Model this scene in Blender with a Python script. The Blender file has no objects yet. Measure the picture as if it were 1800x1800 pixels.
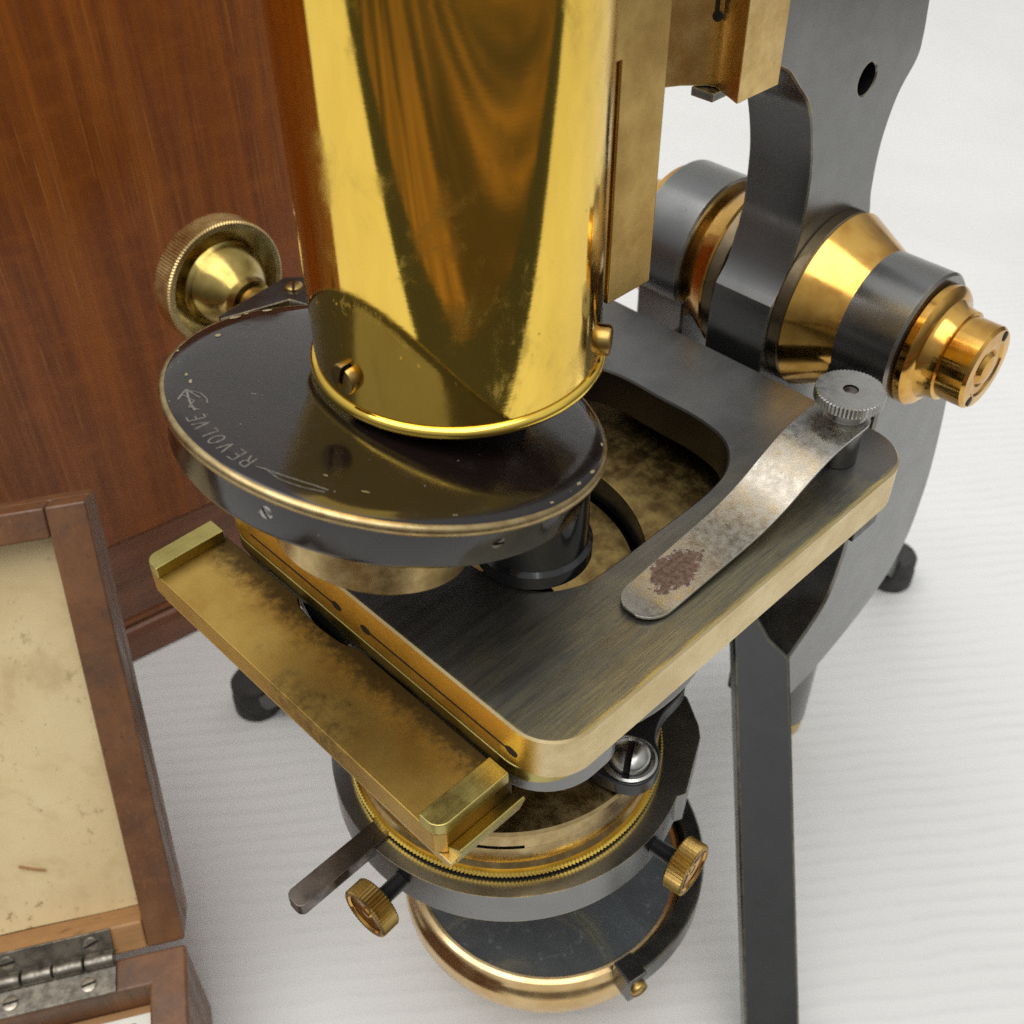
import bpy, bmesh, math, random
from mathutils import Vector, Matrix
from mathutils.geometry import tessellate_polygon

# ------------------------------------------------------------------ camera, world, lamps, exposure
scene = bpy.context.scene
COL = scene.collection
GZ = 165.0                       # stage top lies 165 mm above the table; all lengths below in mm, z=0 at the stage top
S = 0.001


def W(p):
    return Vector((p[0] * S, p[1] * S, (p[2] + GZ) * S))


cam_d = bpy.data.cameras.new('camera')
cam = bpy.data.objects.new('camera', cam_d)
COL.objects.link(cam)
right = Vector((0.70286, 0.71129, -0.00753))
down = Vector((0.47319, -0.47543, -0.74166))
fwd = Vector((-0.53112, 0.51772, -0.67073))
m = Matrix.Identity(4)
for i in range(3):
    m[i][0], m[i][1], m[i][2] = right[i], -down[i], -fwd[i]
m.translation = W((123, -107, 150))
cam.matrix_world = m
cam_d.sensor_width = 36
cam_d.lens = 39.98
cam_d.clip_start = 0.01
cam_d.clip_end = 50
cam_d.dof.use_dof = True
cam_d.dof.focus_distance = 0.212
cam_d.dof.aperture_fstop = 28
scene.camera = cam

world = bpy.data.worlds.new('World')
scene.world = world
world.use_nodes = True
wn = world.node_tree.nodes
wl = world.node_tree.links
bg = wn['Background']
tcw = wn.new('ShaderNodeTexCoord')
sepw = wn.new('ShaderNodeSeparateXYZ')
wl.new(tcw.outputs['Generated'], sepw.inputs[0])
rampw = wn.new('ShaderNodeValToRGB')
rampw.color_ramp.elements[0].position = 0.0
rampw.color_ramp.elements[0].color = (0.18, 0.175, 0.17, 1)
rampw.color_ramp.elements[1].position = 0.9
rampw.color_ramp.elements[1].color = (0.98, 0.99, 1.0, 1)
wl.new(sepw.outputs[2], rampw.inputs[0])
wl.new(rampw.outputs[0], bg.inputs[0])
bg.inputs[1].default_value = 0.80


def area(name, loc, target, sx, sy, power, col):
    d = bpy.data.lights.new(name, 'AREA')
    d.shape = 'RECTANGLE'
    d.size, d.size_y = sx, sy
    d.energy = power
    d.color = col
    o = bpy.data.objects.new(name, d)
    COL.objects.link(o)
    o.location = loc
    o.rotation_euler = (Vector(target) - Vector(loc)).to_track_quat('-Z', 'Y').to_euler()
    return o


area('ceiling_lamp', (0.1, -0.45, 1.9), (0.0, 0.0, 0.1), 2.2, 1.6, 31, (1.0, 0.985, 0.96))
area('window_light', (1.7, 0.9, 1.1), (0, 0, 0.15), 0.9, 1.1, 0.5, (0.95, 0.98, 1.0))

vs = scene.view_settings
vs.view_transform = 'Standard'
vs.look = 'None'
vs.gamma = 1
vs.exposure = 0
vs.use_curve_mapping = False
scene.cycles.max_bounces = 10
scene.cycles.sample_clamp_indirect = 6
scene.cycles.use_denoising = False


# ------------------------------------------------------------------ geometry helpers
class G:
    """vertex / face collector, mm"""

    def __init__(self):
        self.v = []
        self.f = []

    def add(self, v, f, fr=None):
        o = len(self.v)
        if fr:
            v = [fr(p) for p in v]
        self.v += [tuple(p) for p in v]
        self.f += [tuple(i + o for i in q) for q in f]
        return self


def frame(o, ex, ey, ez):
    o, ex, ey, ez = Vector(o), Vector(ex), Vector(ey), Vector(ez)
    return lambda p: o + ex * p[0] + ey * p[1] + ez * p[2]


def axis_frame(o, axis, ref=(0, 0, 1)):
    a = Vector(axis).normalized()
    r = Vector(ref)
    if abs(a.dot(r)) > 0.98:
        r = Vector((1, 0, 0))
    e1 = r.cross(a).normalized()
    e2 = a.cross(e1)
    return frame(o, e1, e2, a)


def box(g, x0, x1, y0, y1, z0, z1, fr=None):
    v = [(x, y, z) for z in (z0, z1) for y in (y0, y1) for x in (x0, x1)]
    f = [(0, 2, 3, 1), (4, 5, 7, 6), (0, 1, 5, 4), (2, 6, 7, 3), (0, 4, 6, 2), (1, 3, 7, 5)]
    return g.add(v, f, fr)


def prism(g, outer, holes, z0, z1, fr=None):
    """polygon (x,y) with holes, extruded z0..z1"""
    def area2(p):
        return sum(p[i][0] * p[(i + 1) % len(p)][1] - p[(i + 1) % len(p)][0] * p[i][1] for i in range(len(p)))
    loops = [outer if area2(outer) > 0 else outer[::-1]]
    loops += [h if area2(h) < 0 else h[::-1] for h in holes]
    pts = [p for l in loops for p in l]
    n = len(pts)
    v = [(p[0], p[1], z0) for p in pts] + [(p[0], p[1], z1) for p in pts]
    f = []
    if not holes:
        f.append(tuple(range(n))[::-1])
        f.append(tuple(range(n, 2 * n)))
    else:
        tri = tessellate_polygon([[Vector((p[0], p[1], 0)) for p in l] for l in loops])
        for t in tri:
            a, b, c = [pts[i] for i in t]
            if (b[0] - a[0]) * (c[1] - a[1]) - (b[1] - a[1]) * (c[0] - a[0]) < 0:
                t = (t[0], t[2], t[1])
            f.append((t[2], t[1], t[0]))
            f.append((t[0] + n, t[1] + n, t[2] + n))
    o = 0
    for l in loops:
        k = len(l)
        for i in range(k):
            a, b = o + i, o + (i + 1) % k
            f.append((a, b, b + n, a + n))
        o += k
    return g.add(v, f, fr)


def inset(poly, d):
    out = []
    k = len(poly)
    ar = sum(poly[i][0] * poly[(i + 1) % k][1] - poly[(i + 1) % k][0] * poly[i][1] for i in range(k))
    sg = 1 if ar > 0 else -1
    for i in range(k):
        a, p_, c = Vector(poly[i - 1]), Vector(poly[i]), Vector(poly[(i + 1) % k])
        d1, d2 = (p_ - a), (c - p_)
        if d1.length < 1e-6:
            d1 = d2
        if d2.length < 1e-6:
            d2 = d1
        d1.normalize()
        d2.normalize()
        n1, n2 = Vector((-d1.y, d1.x)), Vector((-d2.y, d2.x))
        mm = n1 + n2
        mm = mm / max(0.4, (1 + n1.dot(n2)))
        out.append((p_.x + sg * d * mm.x, p_.y + sg * d * mm.y))
    return out


def prism_ch(g, outer, holes, z0, z1, ch, fr=None):
    """prism with a hand-cut chamfer on both rims (outline and holes)"""
    def ccw(p, want):
        ar = sum(p[i][0] * p[(i + 1) % len(p)][1] - p[(i + 1) % len(p)][0] * p[i][1] for i in range(len(p)))
        return p if (ar > 0) == want else p[::-1]
    outer = ccw(list(outer), True)
    holes = [ccw(list(q), False) for q in holes]
    loops = [outer] + holes
    tops = [inset(outer, ch)] + [inset(q, -ch) for q in holes]
    pts = [p for l in tops for p in l]
    n = len(pts)
    v = [(p[0], p[1], z0) for p in pts] + [(p[0], p[1], z1) for p in pts]
    f = []
    tri = tessellate_polygon([[Vector((p[0], p[1], 0)) for p in l] for l in tops])
    for t in tri:
        a, b, c = [pts[i] for i in t]
        if (b[0] - a[0]) * (c[1] - a[1]) - (b[1] - a[1]) * (c[0] - a[0]) < 0:
            t = (t[0], t[2], t[1])
        f.append((t[2], t[1], t[0]))
        f.append((t[0] + n, t[1] + n, t[2] + n))
    v += [(p[0], p[1], z0 + ch) for l in loops for p in l] + [(p[0], p[1], z1 - ch) for l in loops for p in l]
    o = 0
    for l in loops:
        k = len(l)
        for i in range(k):
            a, b = o + i, o + (i + 1) % k
            f.append((a, b, b + 2 * n, a + 2 * n))
            f.append((a + 2 * n, b + 2 * n, b + 3 * n, a + 3 * n))
            f.append((a + 3 * n, b + 3 * n, b + n, a + n))
        o += k
    return g.add(v, f, fr)


def lathe(g, prof, seg=96, fr=None, a0=0.0, a1=None, mod=None, closed=False):
    """profile (r,z) turned about z.  mod(i,r,z) -> r"""
    full = a1 is None
    if full:
        a1 = a0 + 2 * math.pi
    n = seg if full else seg + 1
    v, f, k = [], [], len(prof)
    for i in range(n):
        a = a0 + (a1 - a0) * i / seg
        for (r, z) in prof:
            rr = mod(i, r, z) if mod else r
            v.append((rr * math.cos(a), rr * math.sin(a), z))
    for i in range(seg):
        j = (i + 1) % n
        for t in range(k if closed else k - 1):
            t2 = (t + 1) % k
            f.append((i * k + t, j * k + t, j * k + t2, i * k + t2))
    if not full and closed:
        f.append(tuple(range(k)))
        f.append(tuple((n - 1) * k + t for t in range(k))[::-1])
    return g.add(v, f, fr)


def knurl(g, r, z0, z1, teeth, depth, fr=None, inner=0.0, ch=0.25):
    def md(i, rr, z):
        return rr - depth if (i % 2 and rr > r - ch - 0.01 and rr > inner + 0.01) else rr
    return lathe(g, [(inner, z0), (r - ch, z0), (r, z0 + ch), (r, z1 - ch), (r - ch, z1), (inner, z1)], teeth * 2, fr, mod=md)


def circle(cx, cy, r, n=64, a0=0.0, a1=2 * math.pi, end=False):
    return [(cx + r * math.cos(a0 + (a1 - a0) * i / n), cy + r * math.sin(a0 + (a1 - a0) * i / n)) for i in range(n + (1 if end else 0))]


def rrect(x0, x1, y0, y1, rs, n=10):
    """rounded rectangle; rs radii for (x1y0, x1y1, x0y1, x0y0)"""
    r = rs if isinstance(rs, (list, tuple)) else [rs] * 4
    P = []
    for (cx, cy, rr, a) in ((x1, y0, r[0], -90), (x1, y1, r[1], 0), (x0, y1, r[2], 90), (x0, y0, r[3], 180)):
        sx = -1 if cx == x1 else 1
        sy = 1 if cy == y0 else -1
        P += circle(cx + sx * rr, cy + sy * rr, rr, n, math.radians(a), math.radians(a + 90), True)
    return P


def spline(pts, n=6, closed=False):
    out = []
    k = len(pts)
    for i in range(k - (0 if closed else 1)):
        p0 = pts[(i - 1) % k] if closed or i > 0 else pts[0]
        p1, p2 = pts[i], pts[(i + 1) % k]
        p3 = pts[(i + 2) % k] if closed or i + 2 < k else pts[-1]
        for j in range(n):
            t = j / n
            out.append(tuple(0.5 * ((2 * b) + (-a + c) * t + (2 * a - 5 * b + 4 * c - d) * t * t + (-a + 3 * b - 3 * c + d) * t ** 3)
                             for a, b, c, d in zip(p0, p1, p2, p3)))
    if not closed:
        out.append(tuple(pts[-1]))
    return out


def ribbon(g, pts, w, fr=None):
    """flat stroke in the xy plane (z from 3rd coordinate) of width w"""
    v, f = [], []
    k = len(pts)
    for i, p in enumerate(pts):
        a, b = pts[max(0, i - 1)], pts[min(k - 1, i + 1)]
        d = Vector((b[0] - a[0], b[1] - a[1]))
        d.normalize()
        nx, ny = -d.y * w / 2, d.x * w / 2
        z = p[2] if len(p) > 2 else 0
        v += [(p[0] + nx, p[1] + ny, z), (p[0] - nx, p[1] - ny, z)]
    for i in range(k - 1):
        f.append((2 * i, 2 * i + 1, 2 * i + 3, 2 * i + 2))
    return g.add(v, f, fr)


ROOT_LOC = {}


def thing(name, label, cat, loc, group=None):
    o = bpy.data.objects.new(name, None)
    COL.objects.link(o)
    o.empty_display_size = 0.02
    o.location = W(loc)
    ROOT_LOC[o.name] = W(loc)
    o['label'] = label
    o['category'] = cat
    if group:
        o['group'] = group
    return o


def obj(name, g, mat, parent=None, bevel=0.0, smooth=35, label=None, seg=2, origin=None):
    r = parent
    while r is not None and r.parent is not None:
        r = r.parent
    base = ROOT_LOC[r.name] if r is not None else (W(origin) if origin else Vector((0, 0, 0)))
    me = bpy.data.meshes.new(name)
    me.from_pydata([tuple(W(p) - base) for p in g.v], [], g.f)
    me.update()
    bm = bmesh.new()
    bm.from_mesh(me)
    bmesh.ops.remove_doubles(bm, verts=bm.verts, dist=1e-7)
    bmesh.ops.dissolve_degenerate(bm, edges=bm.edges, dist=1e-8)
    bmesh.ops.recalc_face_normals(bm, faces=bm.faces)
    bm.to_mesh(me)
    bm.free()
    if smooth:
        me.polygons.foreach_set('use_smooth', [True] * len(me.polygons))
        me.set_sharp_from_angle(angle=math.radians(smooth))
    me.materials.append(mat)
    o = bpy.data.objects.new(name, me)
    COL.objects.link(o)
    if parent is not None:
        o.parent = parent
    elif origin:
        o.location = base
    if bevel:
        b = o.modifiers.new('bevel', 'BEVEL')
        b.width = bevel * S
        b.segments = seg
        b.limit_method = 'ANGLE'
        b.angle_limit = math.radians(40)
        b.harden_normals = True
    if label:
        o['label'] = label
    return o


def structure(o):
    o['kind'] = 'structure'
    return o


# ------------------------------------------------------------------ materials
class M:
    def __init__(self, name):
        self.m = bpy.data.materials.new(name)
        self.m.use_nodes = True
        self.t = self.m.node_tree
        self.b = self.t.nodes['Principled BSDF']
        self.tc = self.n('ShaderNodeTexCoord')

    def n(self, typ, **kw):
        nd = self.t.nodes.new(typ)
        for k, v in kw.items():
            setattr(nd, k, v)
        return nd

    def l(self, a, b):
        self.t.links.new(a, b)

    def coords(self, scale=(1, 1, 1), rot=(0, 0, 0), loc=(0, 0, 0)):
        mp = self.n('ShaderNodeMapping')
        mp.inputs['Scale'].default_value = [1000 * s for s in scale]      # object coordinates in mm
        mp.inputs['Rotation'].default_value = rot
        mp.inputs['Location'].default_value = loc
        self.l(self.tc.outputs['Object'], mp.inputs[0])
        return mp.outputs[0]

    def noise(self, scale=(1, 1, 1), detail=4, rough=0.55, dist=0.0, rot=(0, 0, 0), loc=(0, 0, 0)):
        nd = self.n('ShaderNodeTexNoise')
        nd.inputs['Scale'].default_value = 1
        nd.inputs['Detail'].default_value = detail
        nd.inputs['Roughness'].default_value = rough
        nd.inputs['Distortion'].default_value = dist
        self.l(self.coords(scale, rot, loc), nd.inputs['Vector'])
        return nd.outputs[0]

    def voro(self, scale, feature='F1', rnd=1.0):
        nd = self.n('ShaderNodeTexVoronoi', feature=feature)
        nd.inputs['Scale'].default_value = 1
        nd.inputs['Randomness'].default_value = rnd
        self.l(self.coords(scale), nd.inputs['Vector'])
        return nd

    def ramp(self, x, a, b, va=0.0, vb=1.0, smooth=True):
        nd = self.n('ShaderNodeMapRange')
        nd.interpolation_type = 'SMOOTHSTEP' if smooth else 'LINEAR'
        nd.inputs['From Min'].default_value = a
        nd.inputs['From Max'].default_value = b
        nd.inputs['To Min'].default_value = va
        nd.inputs['To Max'].default_value = vb
        self.l(x, nd.inputs['Value'])
        return nd.outputs[0]

    def math(self, op, a, b=None):
        nd = self.n('ShaderNodeMath', operation=op)
        for i, q in enumerate((a, b)):
            if q is None:
                continue
            if isinstance(q, (int, float)):
                nd.inputs[i].default_value = q
            else:
                self.l(q, nd.inputs[i])
        return nd.outputs[0]

    def mix(self, fac, a, b):
        nd = self.n('ShaderNodeMix', data_type='RGBA')
        for s, q in ((nd.inputs[0], fac), (nd.inputs[6], a), (nd.inputs[7], b)):
            if isinstance(q, (int, float)):
                s.default_value = q
            elif isinstance(q, (tuple, list)):
                s.default_value = (*q, 1)
            else:
                self.l(q, s)
        return nd.outputs[2]

    def pos(self):
        sp = self.n('ShaderNodeSeparateXYZ')
        self.l(self.coords(), sp.inputs[0])
        return sp.outputs

    def nrm(self):
        sp = self.n('ShaderNodeSeparateXYZ')
        self.l(self.tc.outputs['Normal'], sp.inputs[0])
        return sp.outputs

    def set(self, **kw):
        for k, v in kw.items():
            s = self.b.inputs[{'color': 'Base Color', 'metal': 'Metallic', 'rough': 'Roughness', 'coat': 'Coat Weight', 'coat_r': 'Coat Roughness',
                               'spec': 'Specular IOR Level', 'ior': 'IOR', 'aniso': 'Anisotropic', 'normal': 'Normal', 'sheen': 'Sheen Weight'}[k]]
            if isinstance(v, (int, float)):
                s.default_value = v
            elif isinstance(v, (tuple, list)):
                s.default_value = (*v, 1)
            else:
                self.l(v, s)
        return self

    def bump(self, h, strength, dist=0.1):
        nd = self.n('ShaderNodeBump')
        nd.inputs['Strength'].default_value = strength
        nd.inputs['Distance'].default_value = dist * S
        self.l(h, nd.inputs['Height'])
        self.l(nd.outputs[0], self.b.inputs['Normal'])
        return self


def brass(name, c1, c2, r1, r2, brush=None, spots=0.5, scale=0.09, stain=(0.12, 0.075, 0.02), fine=0.04):
    k = M(name)
    base = k.mix(k.ramp(k.noise((scale, scale, scale), 5, 0.6), 0.35, 0.68), c1, c2)
    sp = k.ramp(k.noise((0.9, 0.9, 0.9), 3, 0.7), 0.70, 0.78)
    sp = k.math('MULTIPLY', sp, k.ramp(k.noise((0.12, 0.12, 0.12), 2, 0.5, loc=(9, 2, 4)), 0.45, 0.65))
    sp = k.math('MULTIPLY', sp, spots)
    col = k.mix(sp, base, stain)
    k.set(color=col, metal=1.0)
    rg = k.ramp(k.noise((scale * 2.2, scale * 2.2, scale * 2.2), 6, 0.65, loc=(3, 7, 1)), 0.3, 0.7, r1, r2)
    k.set(rough=rg)
    h = k.noise(brush if brush else (1.6, 1.6, 1.6), 3, 0.6)
    k.bump(h, fine * (5 if brush else 1), 0.1)
    return k.m


BR_POL = brass('brass_polished', (0.98, 0.70, 0.13), (0.90, 0.61, 0.10), 0.045, 0.13, spots=0.35, scale=0.05, fine=0.02)
def tube_brass():
    k = M('brass_tube_polished')
    n1 = k.noise((0.05, 0.05, 0.02), 5, 0.6)
    cloud = k.noise((0.075, 0.075, 0.05), 7, 0.72, 0.5, loc=(3, 8, 2))
    base = k.mix(k.ramp(n1, 0.35, 0.68), (0.92, 0.63, 0.115), (0.85, 0.56, 0.09))
    cm = k.ramp(cloud, 0.49, 0.70)
    base = k.mix(k.math('MULTIPLY', cm, 0.30), base, (0.60, 0.42, 0.10))
    v = k.voro((0.28, 0.28, 0.28))
    dot = k.math('MULTIPLY', k.ramp(v.outputs['Distance'], 0.085, 0.04), k.ramp(k.noise((0.2, 0.2, 0.2), 1, loc=(6, 6, 6)), 0.5, 0.58))
    base = k.mix(k.math('MULTIPLY', dot, 0.7), base, (0.25, 0.16, 0.04))
    k.set(color=base, metal=1.0)
    r = k.ramp(n1, 0.3, 0.7, 0.04, 0.075)
    k.set(rough=k.math('ADD', r, k.math('MULTIPLY', cm, 0.24)))
    k.bump(k.math('ADD', k.noise((0.9, 0.9, 0.03), 3, 0.6), k.math('MULTIPLY', k.noise((0.06, 0.06, 2.4), 3, 0.6, 0, (0.05, 0.08, 0), (2, 2, 2)), 0.5)), 0.045, 0.1)
    return k.m


BR_TUBE = tube_brass()
BR_LAC = brass('brass_lacquered', (0.76, 0.45, 0.11), (0.55, 0.28, 0.06), 0.10, 0.20, spots=0.6, scale=0.11, fine=0.03)
BR_SAT = brass('brass_satin', (0.50, 0.34, 0.11), (0.38, 0.24, 0.07), 0.24, 0.36, brush=(2.0, 2.0, 0.05), spots=0.5)
BR_PALE = brass('brass_pale_edge', (0.72, 0.56, 0.27), (0.60, 0.44, 0.18), 0.26, 0.40, brush=(0.5, 0.5, 2.0), spots=0.5)
BR_BLK = brass('brass_block', (0.80, 0.58, 0.25), (0.66, 0.45, 0.16), 0.25, 0.38, spots=0.8, scale=0.14)
BR_GRN = brass('brass_raw_green', (0.50, 0.43, 0.15), (0.40, 0.32, 0.10), 0.28, 0.42, brush=(2.2, 0.06, 2.2), spots=0.4)
BR_KNOB = brass('brass_knob', (0.62, 0.50, 0.17), (0.47, 0.35, 0.10), 0.16, 0.32, spots=0.6)
BR_KNF = brass('brass_knob_face', (0.50, 0.37, 0.12), (0.33, 0.23, 0.06), 0.14, 0.28, spots=0.7, scale=0.15)
BR_CELL = brass('brass_mirror_cell', (0.76, 0.56, 0.30), (0.62, 0.42, 0.19), 0.15, 0.27, spots=0.6)
BR_DARK = brass('brass_dark_bronze', (0.26, 0.20, 0.12), (0.17, 0.13, 0.08), 0.25, 0.36, spots=0.5)
BR_OLD = brass('brass_old_brown', (0.40, 0.28, 0.10), (0.18, 0.11, 0.04), 0.28, 0.45, spots=0.9, scale=0.2)
BR_COL = brass('brass_collar', (0.56, 0.42, 0.20), (0.38, 0.26, 0.11), 0.22, 0.40, spots=0.9, scale=0.16)
BR_RIM = brass('brass_worn_rim', (0.50, 0.39, 0.20), (0.36, 0.26, 0.12), 0.28, 0.42, spots=0.5, scale=0.3)


def slider_brass():
    k = M('brass_slider_floor')
    x, y, z = k.pos()
    n1 = k.noise((0.07, 0.07, 0.07), 6, 0.65)
    n2 = k.noise((0.45, 0.45, 0.45), 5, 0.7)
    gold = k.mix(k.ramp(n1, 0.35, 0.65), (0.52, 0.335, 0.085), (0.40, 0.235, 0.05))
    # darker along the back edge, with a tarnish patch at mid length
    yy = k.math('ADD', y, k.ramp(n2, 0.2, 0.8, -2.0, 2.0))
    back = k.ramp(yy, -37.0, -30.0)
    dx = k.math('DIVIDE', k.math('SUBTRACT', x, 9), 18)
    dy = k.math('DIVIDE', k.math('ADD', y, 43), 6.5)
    rr = k.math('SQRT', k.math('ADD', k.math('MULTIPLY', dx, dx), k.math('MULTIPLY', dy, dy)))
    rr = k.math('ADD', rr, k.ramp(n1, 0.25, 0.75, -0.5, 0.5))
    patch = k.ramp(rr, 1.15, 0.35)
    dark_tarn = k.math('MAXIMUM', k.math('MULTIPLY', back, 0.93), k.math('MULTIPLY', k.math('MULTIPLY', patch, k.ramp(n2, 0.25, 0.75)), 0.8))
    col = k.mix(dark_tarn, gold, (0.055, 0.036, 0.014))
    k.set(color=col, metal=0.92, rough=k.ramp(dark_tarn, 0, 1, 0.40, 0.58))
    k.bump(k.noise((0.08, 2.0, 2.0), 3), 0.12)
    return k.m


BR_SLD = slider_brass()


def gunmetal(name, c=(0.235, 0.235, 0.232), r1=0.23, r2=0.30, spots=0.6):
    k = M(name)
    n1 = k.noise((0.06, 0.06, 0.06), 6, 0.65)
    base = k.mix(k.ramp(n1, 0.3, 0.7), c, tuple(q * 0.9 for q in c))
    sp = k.math('MULTIPLY', k.ramp(k.noise((0.7, 0.7, 0.7), 3, 0.75), 0.68, 0.76), spots)
    col = k.mix(sp, base, (0.03, 0.028, 0.026))
    mk = k.math('MULTIPLY', k.ramp(k.noise((0.35, 0.35, 0.22), 5, 0.8, 0.3, (0.4, 0.2, 0.1), (11, 3, 7)), 0.66, 0.72), 0.7)
    col = k.mix(mk, col, (0.025, 0.024, 0.022))
    li = k.math('MULTIPLY', k.ramp(k.noise((1.1, 1.1, 1.1), 2, 0.7, loc=(5, 1, 2)), 0.74, 0.80), 0.5)
    col = k.mix(li, col, (0.4, 0.38, 0.33))
    for sc_, ro, lo in (((0.05, 3.2, 3.2), (0.3, 0.5, 0.9), (1, 1, 1)), ((3.0, 0.06, 3.0), (0.7, 0.2, 0.4), (6, 2, 4))):
        scr = k.math('MULTIPLY', k.ramp(k.noise(sc_, 2, 0.5, 0, ro, lo), 0.72, 0.78), k.ramp(k.noise((0.04, 0.04, 0.04), 2, 0.5, 0, (0, 0, 0), lo), 0.5, 0.62, 0, 0.5))
        col = k.mix(scr, col, (0.45, 0.42, 0.36))
    bv = k.n('ShaderNodeBevel', samples=4)
    bv.inputs['Radius'].default_value = 0.7 * S
    ge = k.n('ShaderNodeNewGeometry')
    dt = k.n('ShaderNodeVectorMath', operation='DOT_PRODUCT')
    k.l(bv.outputs[0], dt.inputs[0])
    k.l(ge.outputs['Normal'], dt.inputs[1])
    ew = k.math('MULTIPLY', k.ramp(dt.outputs['Value'], 0.985, 0.90), k.ramp(k.noise((0.25, 0.25, 0.25), 4, 0.7, 0, (0, 0, 0), (5, 5, 1)), 0.38, 0.60, 0.15, 0.95))
    col = k.mix(ew, col, (0.50, 0.41, 0.22))
    k.set(color=col, metal=0.95, rough=k.ramp(k.noise((0.15, 0.15, 0.15), 5, 0.6, loc=(2, 2, 2)), 0.3, 0.7, r1, r2))
    k.bump(k.noise((3.0, 3.0, 3.0), 3, 0.7), 0.05)
    return k.m


GUN = gunmetal('bronzed_gunmetal')
GUN_D = gunmetal('bronzed_dark', (0.145, 0.147, 0.144), 0.19, 0.27)


def stage_mat():
    k = M('bronzed_stage_plate')
    x, y, z = k.pos()
    nz = k.nrm()[2]
    top = k.ramp(nz, 0.85, 0.97)
    streak = k.noise((2.6, 0.05, 1), 5, 0.75, 0.15, (0, 0, 0.02))
    fine = k.noise((7.0, 0.16, 1), 4, 0.7)
    blot = k.noise((0.06, 0.034, 1), 6, 0.68, 0.3, loc=(4, 1, 0))
    zone = k.math('MULTIPLY', k.ramp(k.math('ADD', x, k.ramp(blot, 0.3, 0.7, -8, 8)), 12, 48), k.ramp(k.math('ADD', y, k.ramp(blot, 0.3, 0.7, -16, 16)), 64, 46))
    wear = k.math('MULTIPLY', zone, k.ramp(k.math('ADD', k.math('MULTIPLY', streak, 0.5), k.math('MULTIPLY', fine, 0.5)), 0.36, 0.62))
    wear = k.math('MULTIPLY', wear, k.ramp(blot, 0.25, 0.70, 0.62, 1.0))
    # sharp arris of the plate rubbed through to bright brass
    edge = k.ramp(k.math('ADD', x, k.ramp(fine, 0.3, 0.7, -0.5, 0.5)), 49.6, 50.7)
    edge2 = k.ramp(k.math('ADD', y, k.ramp(fine, 0.3, 0.7, -0.2, 0.2)), -27.2, -27.8)
    dark = k.mix(k.ramp(k.noise((0.09, 0.09, 0.09), 5), 0.3, 0.7), (0.195, 0.195, 0.19), (0.155, 0.155, 0.153))
    st = k.math('MULTIPLY', k.ramp(k.noise((0.13, 0.13, 1), 4, 0.7, loc=(8, 3, 1)), 0.62, 0.70), k.math('MULTIPLY', zone, 0.7))
    dark = k.mix(st, dark, (0.10, 0.055, 0.035))
    ver = k.ramp(k.noise((0.55, 0.55, 1), 4, 0.8, loc=(1, 6, 1)), 0.70, 0.76)
    ver = k.math('MULTIPLY', ver, k.ramp(y, 52, 66))
    dark = k.mix(k.math('MULTIPLY', ver, 0.6), dark, (0.10, 0.22, 0.20))
    c_top = k.mix(k.math('MULTIPLY', wear, 0.72), dark, (0.50, 0.43, 0.20))
    c_top = k.mix(edge, c_top, (0.72, 0.58, 0.20))
    c_top = k.mix(edge2, c_top, (0.78, 0.62, 0.2))
    n1 = k.noise((0.09, 0.09, 0.09), 5, 0.6)
    side = k.mix(k.ramp(n1, 0.35, 0.65), (0.76, 0.62, 0.35), (0.66, 0.51, 0.26))
    sp = k.ramp(k.noise((0.8, 0.8, 0.8), 3, 0.7, loc=(1, 1, 7)), 0.68, 0.75)
    side = k.mix(k.math('MULTIPLY', sp, 0.6), side, (0.12, 0.08, 0.04))
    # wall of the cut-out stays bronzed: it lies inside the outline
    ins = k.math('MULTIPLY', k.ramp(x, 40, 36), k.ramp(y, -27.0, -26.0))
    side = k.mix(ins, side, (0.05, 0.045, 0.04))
    front_refl = k.ramp(k.nrm()[1], -0.80, -0.97)
    side = k.mix(k.math('MULTIPLY', front_refl, k.ramp(y, -25, -27.5)), side, (0.80, 0.50, 0.10))  # front face toned orange: the brass slider's reflection put into the colour
    k.set(color=k.mix(top, side, c_top), metal=0.95)
    k.set(rough=k.ramp(k.noise((0.5, 0.05, 0.5), 4), 0.3, 0.7, 0.36, 0.44))
    k.bump(fine, 0.10)
    return k.m


STAGE = stage_mat()


def japan():
    k = M('black_japan_lacquer')
    n1 = k.noise((0.05, 0.05, 0.05), 4)
    base = k.mix(k.ramp(n1, 0.3, 0.7), (0.012, 0.0065, 0.0055), (0.008, 0.0055, 0.005))
    v = k.voro((0.55, 0.55, 0.55))
    dust = k.ramp(v.outputs['Distance'], 0.10, 0.05)
    dust = k.math('MULTIPLY', dust, k.ramp(k.noise((0.4, 0.4, 0.4), 1, loc=(4, 4, 4)), 0.56, 0.64))
    haze = k.math('MULTIPLY', k.ramp(k.noise((0.2, 0.2, 0.2), 6, 0.75, loc=(1, 5, 2)), 0.5, 0.75), 0.02)
    col = k.mix(haze, k.mix(k.math('MULTIPLY', dust, 0.55), base, (0.42, 0.42, 0.40)), (0.4, 0.4, 0.42))
    k.set(color=col, metal=0.0, rough=k.ramp(k.noise((0.3, 0.3, 0.3), 6, 0.7), 0.3, 0.7, 0.10, 0.18), ior=1.58, coat=0.0)
    k.bump(k.noise((0.25, 0.25, 0.25), 4, 0.6), 0.05, 0.3)
    return k.m


JAPAN = japan()


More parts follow.
